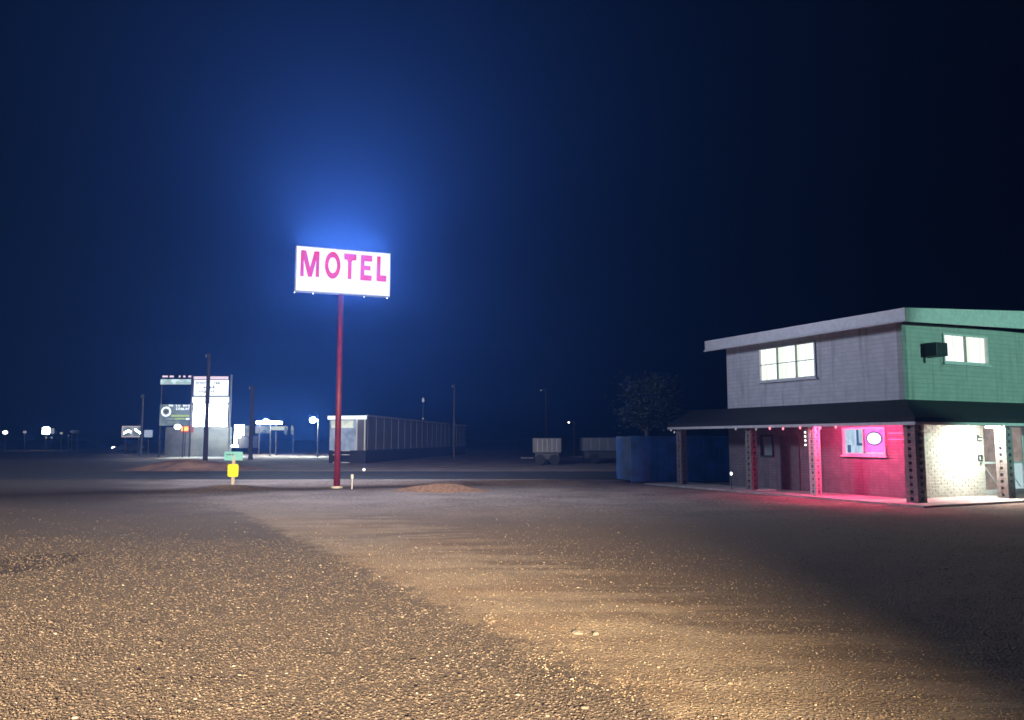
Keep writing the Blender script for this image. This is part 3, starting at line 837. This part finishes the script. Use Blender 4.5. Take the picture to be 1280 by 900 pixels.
# two pale trailers far across the road
def trailer(px0, px1, pyt, pyb, Yd, label, m):
    a, b = at(px0, pyb, Yd), at(px1, pyb, Yd); h = at(px0, pyt, Yd).z - a.z
    t = thing('cargo_trailer', (a.x, Yd, 0), label, 'trailer', 'trailers across the road')
    MB().box((a.x, Yd, a.z), (b.x-a.x, 0, 0), (0, 2.4, 0), (0,0,h)).build('body', m, t, bevel=0.06)
    for x_ in (a.x+(b.x-a.x)*0.25, a.x+(b.x-a.x)*0.75):
        MB().tube((x_, Yd+0.02, 0.4), (x_, Yd+0.28, 0.4), 0.4, n=16).build('wheel', M['rubber'], t)
    for k in range(1, 6):
        MB().box((a.x+(b.x-a.x)*k/6-0.03, Yd-0.035, a.z+0.08), (0.06,0,0), (0,0.03,0), (0,0,h-0.16)).build('side_rib', M['grey_metal'], t)
    MB().box((a.x-0.9, Yd+1.1, 0.45), (1.0,0,0), (0,0.12,0), (0,0,0.12)).build('tow_bar', M['dark_metal'], t)
    MB().box((a.x+0.2, Yd+0.3, 0.42), (b.x-a.x-0.4, 0, 0), (0, 1.8, 0), (0,0,max(0.05, a.z-0.43))).build('chassis', M['dark_metal'], t)
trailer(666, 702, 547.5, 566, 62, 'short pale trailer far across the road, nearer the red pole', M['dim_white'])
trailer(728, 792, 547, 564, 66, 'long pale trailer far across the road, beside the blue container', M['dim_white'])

# ------------------------------------------------------------------ long low building behind the pole
d0, d1 = 66.0, 112.0
n0, n1 = at(457, 563, d0), at(582, 558, d1)
n0t, n1t = at(457, 519.5, d0), at(582, 536, d1)
wl_ = at(426, 563, d0)
lb = thing('long_building', (n0.x, n0.y, 0), 'long low dark building with a lit white end behind the red pole', 'building')
ax = (Vector((n1.x, n1.y, 0))-Vector((n0.x, n0.y, 0)))
hz0, hz1 = n0.z, n0t.z
wv = Vector((wl_.x-n0.x-1.2, 1.0, 0))
base = Vector((n0.x, n0.y, hz0))
MB().box(base, ax, wv, Zv*(hz1-hz0)).build('wall', M['grey_wall'], lb)
MB().box((n0.x, n0.y, 0), ax, wv, Zv*(hz0-0.003)).build('foundation', M['dark'], lb)
en = Vector((-wv.y, wv.x, 0)).normalized()
if en.y > 0: en = -en
wn_ = wv.normalized(); wL = wv.length
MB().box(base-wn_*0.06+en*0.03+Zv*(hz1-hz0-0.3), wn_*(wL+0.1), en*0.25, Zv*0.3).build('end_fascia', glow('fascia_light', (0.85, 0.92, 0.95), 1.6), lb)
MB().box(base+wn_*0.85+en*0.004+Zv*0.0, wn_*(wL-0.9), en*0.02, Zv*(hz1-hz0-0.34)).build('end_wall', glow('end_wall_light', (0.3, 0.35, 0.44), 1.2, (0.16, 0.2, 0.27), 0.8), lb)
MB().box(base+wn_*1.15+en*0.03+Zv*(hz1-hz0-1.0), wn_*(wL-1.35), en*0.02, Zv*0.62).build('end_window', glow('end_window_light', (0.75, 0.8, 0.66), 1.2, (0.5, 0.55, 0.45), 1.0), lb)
for k in (0.02, 0.75): MB().box(base+wn_*k+en*0.02, wn_*0.1, en*0.08, Zv*(hz1-hz0-0.31)).build('corner_post', M['white_paint'], lb)
nrm = Vector((ax.y, -ax.x, 0)).normalized(); AL = ax.length; an = ax.normalized()
rb = MB().box((0, 0, 0), an*0.12, nrm*0.05, Zv*(hz1-hz0-0.12)).mesh('panel_rib', M['grey_siding'] if 'grey_siding' in M else M['grey_wall'])
for k in range(19): inst('panel_rib', rb, lb, base+an*(0.4+k*AL/19)+Zv*0.05)
MB().box(base-an*0.05+Zv*(hz1-hz0-0.06), an*(AL+0.3), nrm*0.16, Zv*0.14).build('roof_edge', M['grey_metal'], lb)
for z_ in (-0.05, -0.38, -1.0): MB().box(base+wn_*1.1+en*0.6+Zv*z_, wn_*1.4, en*0.3, Zv*0.06).build('step', M['white_paint'], lb)
aerial = at(529, 497, 84)
o = thing('roof_mast', (aerial.x, aerial.y, hz1), 'thin mast with a small white light rising behind the long low building', 'mast')
MB().tube((aerial.x, aerial.y, hz1-0.1), aerial, 0.04, 0.025, 6).build('pole', M['wood'], o)
MB().ball(aerial-Zv*0.25, 0.13, 8, 6, 2.0).build('lamp', M['dim_lamp'], o)
MB().ball(aerial-Zv*2.2, 0.1, 8, 6).build('lamp', M['dim_lamp'], o)

# ------------------------------------------------------------------ pylon signboards across the road
YS = 88.0
def q(px, py, dy=0.0): return at(px, py, YS+dy) + Vector((0, 0, 0))
def board(px0, py0, px1, py1, d=0.12, dy=0.0):
    a = at(px0, py1, YS+dy); b = at(px1, py0, YS+dy)
    return MB().box((a.x, YS+dy, a.z), (b.x-a.x, 0, 0), (0, d, 0), (0, 0, b.z-a.z))
pyl = thing('pylon_sign', (at(264, 560, YS).x, YS, 0), 'stacked white reader boards on steel posts across the road', 'sign')
for px in (240.5, 289.5): 
    a = at(px, 470, YS); MB().tube((a.x, YS-0.05, 0), (a.x, YS-0.05, a.z+0.15), 0.10, n=10).build('post', M['grey_metal'] if px > 280 else M['wood'], pyl)
board(242, 470.5, 285, 474).build('top_strip', M['pink_strip'], pyl)
mid = board(242, 475, 285.5, 494.5); mid.build('reader_board', M['board'], pyl)
board(238, 496, 286, 503.5).build('middle_board', M['board'], pyl)
board(241, 505, 284, 533, 0.14).build('lower_board', M['board_hot'], pyl)
def scribble(px0, px1, py0, py1, n, seed, parent, dy=-0.05, m=None):
    """rows of letter-like strokes: the lettering cannot be read at this distance"""
    r = random.Random(seed); mb = MB(); x = px0; w = (px1-px0)/n
    for k in range(n):
        a = at(x, py1, YS+dy); b = at(x+w*0.72, py0, YS+dy)
        W_, H_ = b.x-a.x, b.z-a.z; st = W_*0.3
        if r.random() < 0.85:
            mb.box((a.x, YS+dy, a.z), (st,0,0), (0,0.03,0), (0,0,H_))
            for f in r.sample((0.0, 0.4, 0.78), r.randint(1, 2)): mb.box((a.x+st, YS+dy, a.z+H_*f), (W_-st,0,0), (0,0.03,0), (0,0,H_*0.22))
            if r.random() < 0.5: mb.box((a.x+W_-st, YS+dy-0.002, a.z+H_*0.05), (st,0,0), (0,0.03,0), (0,0,H_*0.8))
        x += w
    return tag(mb.build('lettering', m or M['ink'], parent), kind='stuff')
scribble(245, 281, 477, 480.2, 13, 1, pyl, m=mat('teal_ink', (0.04, 0.12, 0.16), 0.6))
scribble(247, 277, 482.2, 486.6, 8, 2, pyl); scribble(249, 272, 488, 491, 8, 3, pyl, m=M['grey_metal'])
left = thing('side_signboard', (at(219, 560, YS).x, YS, 0), 'dim signboard with a round emblem and green stripes left of the white boards', 'sign')
for px in (200.5, 238.3): 
    a = at(px, 505, YS); MB().tube((a.x, YS+0.25, 0), (a.x, YS+0.25, a.z), 0.07, n=8).build('post', M['wood'], left)
board(199, 505.5, 239.6, 532, 0.1, 0.05).build('panel', M['board_dim'], left)
e_c = at(207.5, 514.5, YS); rr_ = 6.2*YS/1000
for r_, m_, d_ in ((rr_, M['board'], 0.02), (rr_*0.66, M['board_dim'], 0.0), (rr_*0.35, M['grey_metal'], -0.02)):
    MB().tube((e_c.x, YS+d_+0.03, e_c.z), (e_c.x, YS+d_, e_c.z), r_, n=24).build('emblem', m_, left)
scribble(211, 238, 505.8, 508, 9, 4, left, 0.0, M['board']); scribble(220, 238, 509.5, 512.5, 6, 5, left, 0.0, M['board'])
board(214, 518.5, 239, 521, 0.03, 0.0).build('green_stripe', M['green_stripe'], left)
board(218, 522.6, 231, 524.4, 0.03, 0.0).build('green_stripe', M['green_stripe'], left)
board(202, 522.8, 217, 524.4, 0.03, 0.0).build('white_stripe', M['shop_dim'], left); board(232, 522.6, 239, 524.6, 0.03, 0.0).build('white_stripe', M['board'], left)
scribble(202, 226, 527, 529, 10, 6, left, 0.0, M['shop_dim'])
ts_ = thing('strip_signboard', (at(219, 560, YS).x, YS+1, 0), 'narrow pale strip sign with a broken line of lights, above the round emblem', 'sign')
board(200.5, 474, 240, 480.5, 0.1, 1.0).build('panel', M['aqua_strip'], ts_)
mb = MB()
for x0, x1 in ((203, 209.5), (212, 217), (223.5, 225.3), (229, 231.5), (235.5, 240)): 
    a, b = at(x0, 471.6, YS+1), at(x1, 469.4, YS+1); mb.box((a.x, YS+1, a.z), (b.x-a.x,0,0), (0,0.08,0), (0,0,b.z-a.z))
mb.build('broken_light_line', M['pink_strip'], ts_)
for px in (201.5, 239): 
    a = at(px, 476, YS+1); MB().tube((a.x, YS+1.2, 0), (a.x, YS+1.2, a.z), 0.07, n=8).build('post', M['wood'], ts_)

def pole(px, pyt, Yd, r, label, m=None, arm=False, pyb=None):
    t_ = at(px, pyt, Yd)
    o = thing('utility_pole', (t_.x, Yd, 0), label, 'pole', 'utility poles along the road')
    MB().tube((t_.x, Yd, -0.2), t_, r*1.2, r*0.8, 10).build('shaft', m or M['wood'], o)
    if arm: MB().cbox(t_-Zv*0.5, 1.6, 0.1, 0.1).build('crossarm', m or M['wood'], o)
    MB().tube(t_-Vector((0.1+r,0,0.35)), t_-Vector((0.1+r,0,0.1)), 0.05, n=8).build('insulator', M['grey_metal'], o)
pole(261.5, 442, 74, 0.19, 'tall dark pole standing in front of the white reader boards')
pole(316, 482, 78, 0.2, 'dark pole between the white boards and the bright shop lights')
pole(179, 493, 95, 0.13, 'faint dark pole left of the signboards')
pole(568, 480, 80, 0.09, 'faint thin pole rising over the right end of the long building')

# bright lamps and glows across the road
def street_lamp(px, py, Yd, r, m, label, group='distant street lamps', arm=True, halo=None):
    c = at(px, py, Yd)
    o = thing('street_lamp', (c.x+0.6*arm, Yd, 0), label, 'street lamp', group)
    MB().ball(c, r, 12, 8, 0.8).build('lamp_head', m, o)
    MB().tube((c.x+0.6*arm, Yd+0.1, 0), (c.x+0.6*arm, Yd+0.1, c.z+0.1), 0.09, 0.06, 8).build('pole', M['wood'], o)
    if arm: MB().tube((c.x+0.6, Yd+0.1, c.z+0.1), (c.x, Yd+0.1, c.z+r*0.8), 0.05, n=6).build('arm', M['wood'], o)
street_lamp(391, 525, 92, 0.36, M['lamp'], 'bright white street lamp glowing just left of the red pole')
street_lamp(332, 526.5, 96, 0.3, M['lamp'], 'bright lamp glowing over the shop canopy')
street_lamp(222, 533.5, 86, 0.32, M['board_hot'], 'white lamp below the round emblem signboard')
street_lamp(711, 528, 90, 0.10, M['far_lamp'], 'tiny star-like lamp above the pale trailers')
street_lamp(676, 488, 95, 0.09, M['dim_lamp'], 'faint tiny lamp high on its pole above the trailers')
for px, py, r, m, lab in ((6.5, 540.5, 0.42, M['far_lamp'], 'white lamp at the far left edge of the dark horizon'),
                          (31, 540, 0.32, M['dim_lamp'], 'faint lamp between the leftmost lamp and the bright box sign'),
                          (76.5, 541.5, 0.26, M['shop_dim'], 'small pale lamp just right of the bright box sign'),
                          (85.5, 544.5, 0.12, M['dim_lamp'], 'tiniest dim lamp right of the bright box sign')):
    street_lamp(px, py, 150, r, m, lab, arm=False)
bx = at(57.5, 538.5, 150)
o = thing('box_sign', (bx.x, 150, 0), 'bright white box sign on a post at the far left', 'sign')
MB().cbox(bx, 1.35, 0.5, 1.35).build('lit_face', M['board_hot'], o, bevel=0.25); MB().cbox(bx+Vector((0.95, 0.3, -0.05)), 0.6, 0.4, 1.0).build('side_face', M['dim_lamp'], o)
MB().tube((bx.x, 150.1, 0), (bx.x, 150.1, bx.z-0.6), 0.1, n=8).build('post', M['wood'], o)
for px in (57.5, 64.5):
    c = at(px, 547, 148); o = thing('roadside_lamp', (c.x, 148, 0), ('left' if px < 60 else 'right') + ' one of two small warm lights under the bright box sign', 'lamp', 'two small lamps under the box sign')
    MB().ball(c, 0.2, 8, 6).build('bulb', M['shop_dim'], o); MB().tube((c.x, 148.1, 0), (c.x, 148.1, c.z), 0.05, n=6).build('post', M['wood'], o)
gb = at(93.5, 539.5, 155); o = thing('faint_tank', (gb.x, 155, 0), 'faint grey rounded tank on legs at the far left horizon', 'tank')
MB().ball(gb, 0.85, 14, 8, 0.45).build('vessel', M['dim_white'], o)
for x_ in (-0.5, 0.5): MB().tube((gb.x+x_, 155, 0), (gb.x+x_, 155, gb.z), 0.06, n=6).build('leg', M['wood'], o)
# framed billboard and its neighbours
YB = 110.0
fb = thing('framed_billboard', (at(165, 560, YB).x, YB, 0), 'small billboard with a pale frame and slanting marks, left of the pylon boards', 'billboard')
a, b = at(152, 546.5, YB), at(178, 532.5, YB); W_, H_ = b.x-a.x, b.z-a.z
MB().box((a.x+0.1, YB, a.z+0.1), (W_-0.2,0,0), (0,0.1,0), (0,0,H_-0.2)).build('panel', M['board_dim'], fb)
fr = MB(); pk = glow('billboard_frame_light', (0.62, 0.5, 0.5), 0.9)
fr.box((a.x, YB-0.05, a.z), (0.16,0,0), (0,0.12,0), (0,0,H_)); fr.box((b.x-0.16, YB-0.05, a.z), (0.16,0,0), (0,0.12,0), (0,0,H_))
fr.box((a.x+0.16, YB-0.05, a.z), (W_-0.32,0,0), (0,0.11,0), (0,0,0.12)); fr.box((a.x+0.16, YB-0.05, b.z-0.14), (W_-0.32,0,0), (0,0.11,0), (0,0,0.14))
fr.box((a.x+W_*0.49, YB-0.05, a.z+0.12), (0.12,0,0), (0,0.1,0), (0,0,H_-0.26))
fr.build('frame', pk, fb)
mk_ = MB()
mk_.prism([(a.x+0.3, YB-0.02, a.z+0.45), (a.x+0.9, YB-0.02, a.z+0.8), (a.x+1.2, YB-0.02, a.z+0.6), (a.x+1.25, YB-0.02, a.z+0.8), (a.x+0.9, YB-0.02, a.z+1.0), (a.x+0.3, YB-0.02, a.z+0.65)], (0,0.015,0))
mk_.prism([(a.x+1.75, YB-0.02, a.z+1.0), (a.x+2.6, YB-0.02, a.z+0.4), (a.x+2.65, YB-0.02, a.z+0.6), (a.x+1.75, YB-0.02, a.z+1.2)], (0,0.015,0))
mk_.build('marking', M['shop'], fb)
for x_ in (a.x+0.5, b.x-0.5): MB().tube((x_, YB+0.15, 0), (x_, YB+0.15, b.z+0.25), 0.07, n=8).build('post', M['wood'], fb)
ws = thing('white_board', (at(185, 560, YB-4).x, YB-4, 0), 'plain pale square sign between the framed billboard and the pylon boards', 'sign')
a, b = at(180, 546.5, YB-4), at(190.5, 537.5, YB-4)
MB().box((a.x, YB-4, a.z), (b.x-a.x,0,0), (0,0.1,0), (0,0,b.z-a.z)).build('panel', glow('pale_board_light', (0.42, 0.5, 0.62), 0.9), ws)
MB().tube(((a.x+b.x)/2, YB-3.85, 0), ((a.x+b.x)/2, YB-3.85, a.z+0.3), 0.08, n=8).build('post', M['wood'], ws)

# car with its headlight beam on, far left
def far_car(px, py, Yd, label):
    c = at(px, py, Yd)
    t = thing('parked_car', (c.x, Yd, 0), label, 'car')
    prof = [(0,0.3),(0,0.75),(0.9,0.9),(1.5,1.4),(3.0,1.42),(3.7,0.95),(4.2,0.9),(4.25,0.3)]
    MB().prism([(c.x+x, Yd, z) for x, z in prof], (0, 1.7, 0)).build('body', M['dark_metal'], t, bevel=0.05)
    for x_ in (0.8, 3.4): MB().tube((c.x+x_, Yd-0.02, 0.33), (c.x+x_, Yd+0.2, 0.33), 0.33, n=14).build('wheel', M['rubber'], t)
    MB().cbox((c.x-0.08, Yd+0.3, 0.72), 0.3, 0.5, 0.25).build('headlight', M['far_lamp'], t)
    MB().prism([(c.x+1.0, Yd-0.01, 0.92), (c.x+1.52, Yd-0.01, 1.33), (c.x+2.95, Yd-0.01, 1.35), (c.x+3.5, Yd-0.01, 0.95)], (0,0.02,0)).build('side_window', M['dark'], t)
far_car(142, 543, 125, 'dark car with a white headlight on beside the framed billboard')

# shop and filling station canopy right of the pylon boards
YG = 104.0
sh = thing('lit_shop', (at(300, 560, YG).x, YG, 0), 'small overexposed white shop front right of the pylon boards', 'shop')
def gboard(px0, py0, px1, py1, dy=0.0, d=0.2):
    a = at(px0, py1, YG+dy); b = at(px1, py0, YG+dy)
    return MB().box((a.x, YG+dy, a.z), (b.x-a.x,0,0), (0,d,0), (0,0,b.z-a.z))
gboard(293, 531, 304.5, 544).build('lit_front', M['shop'], sh)
gboard(292.5, 544.2, 296, 557).build('lit_pillar', M['shop'], sh); gboard(296.2, 544.2, 300, 547.5).build('lit_panel', M['shop'], sh)
gboard(288, 556.5, 297, 559).build('lit_step', M['shop'], sh)
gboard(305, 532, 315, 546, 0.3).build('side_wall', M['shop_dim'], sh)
gboard(298, 545, 315, 560, 0.8, 3).build('dark_wall', M['dark'], sh)
st_ = thing('station_canopy', (at(340, 560, YG).x, YG, 0), 'lit flat station canopy under the bright lamp', 'canopy')
gboard(320, 526.5, 347.5, 529.5, 0, 2).build('roof_edge', M['shop'], st_)
gboard(338, 533, 354, 537.5, 0.5, 2).build('lit_fascia', glow('yellow_fascia_light', (0.75, 0.8, 0.55), 0.9), st_)
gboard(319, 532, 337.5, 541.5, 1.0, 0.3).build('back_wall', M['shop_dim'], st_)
for px in (324, 345): 
    a = at(px, 530, YG+0.6); MB().tube((a.x, YG+0.8, 0), (a.x, YG+0.8, a.z), 0.1, n=8).build('column', M['wood'], st_)
fl = at(362, 537, YG); o = thing('banner_flag', (fl.x, YG, 0), 'small white pointed banner at the end of the station canopy', 'banner')
for x0 in (-0.7, 0.15):
    MB().prism([(fl.x+x0, YG, fl.z-0.5), (fl.x+x0+0.35, YG, fl.z-0.7), (fl.x+x0+0.35, YG, fl.z+0.2), (fl.x+x0+0.12, YG, fl.z+0.6), (fl.x+x0, YG, fl.z+0.1)], (0,0.05,0)).build('cloth', M['shop_dim'], o)
MB().tube((fl.x+0.5, YG+0.1, 0), (fl.x+0.5, YG+0.1, fl.z+0.6), 0.04, n=6).build('pole', M['wood'], o)
# the wall and hedge below the boards
lw = thing('boundary_wall', (at(246, 560, 92).x, 92, 0), 'long grey-green wall below the pylon boards', 'wall')
a, b = at(206, 561, 92), at(289, 534, 92)
MB().box((a.x, 92, 0), (b.x-a.x,0,0), (0,0.3,0), (0,0,b.z)).build('wall_panel', mat('boundary_paint', (0.2, 0.22, 0.2), 0.8, 0.4, 0.5), lw)
og = thing('orange_sign', (at(231, 536, 90).x, 90, 0), 'small glowing orange and red sign below the green striped board', 'sign')
a = at(231, 536, 90); MB().cbox(a, 0.75, 0.12, 0.5).build('orange_panel', M['orange_lamp'], og); MB().cbox(a+Vector((0.22, 0.1, 0.05)), 1.35, 0.1, 0.95).build('red_panel', M['red_lamp'], og)
MB().tube((a.x, 90.2, 0), (a.x, 90.2, a.z), 0.06, n=6).build('post', M['wood'], og)

# ------------------------------------------------------------------ trees behind the carport
def tree(base, H, spread, seed, label):
    r = random.Random(seed); base = Vector(base)
    t = thing('broadleaf_tree', base, label, 'tree', 'trees behind the carport')
    tr = MB(); tr.tube(base-Zv*0.2, base+Zv*H*0.45, 0.2, 0.12, 10)
    tips = []
    for k in range(9):
        a = r.random()*6.28; l = spread*r.uniform(0.5, 1.0)
        p = base+Zv*H*r.uniform(0.35, 0.48); e = p+Vector((math.cos(a)*l, math.sin(a)*l, H*r.uniform(0.15, 0.5)))
        tr.tube(p, e, 0.06, 0.02, 6); tips.append(e)
    tr.build('trunk', M['wood'], t)
    cr = MB()
    for e in tips:
        for _ in range(4):
            c = e+Vector((r.gauss(0,.35), r.gauss(0,.35), r.gauss(0,.3)))*spread*0.5
            for _ in range(130):
                p = c+Vector((r.gauss(0,1), r.gauss(0,1), r.gauss(0,.8)))*0.3*spread
                d = Vector((r.gauss(0,1), r.gauss(0,1), r.gauss(0,1))).normalized()*r.uniform(.07,.15); s_ = d.orthogonal().normalized()*d.length*0.5
                cr.add([p-s_, p+d, p+s_, p-d], [(0,1,2,3)])
    cr.build('crown', M['leaf'], t)
tp = at(808, 500, 47)
tree((tp.x, 47, 0), tp.z+1.3, 1.5, 4, 'dim leafy tree behind the blue container')

# ------------------------------------------------------------------ blue haze added to stand in for the sign's lens glow
hz = MB().box((-260, -20, -1.5), (420, 0, 0), (0, 223, 0), (0, 0, 27)).build('haze', bpy.data.materials.new('glow_haze'))  # added volume, stands in for the lens glow
hm = hz.data.materials[0]; hm.use_nodes = True
nt = hm.node_tree; nt.nodes.clear()
pv = nt.nodes.new('ShaderNodeVolumePrincipled'); ou = nt.nodes.new('ShaderNodeOutputMaterial')
pv.inputs['Color'].default_value = (0.09, 0.27, 1.0, 1)
pv.inputs['Density'].default_value = 0.0020
pv.inputs['Anisotropy'].default_value = 0.58
nt.links.new(pv.outputs[0], ou.inputs['Volume'])
tag(hz, 'thin blue haze added over the whole lot for the lens glow round the lit sign', 'haze', kind='stuff')
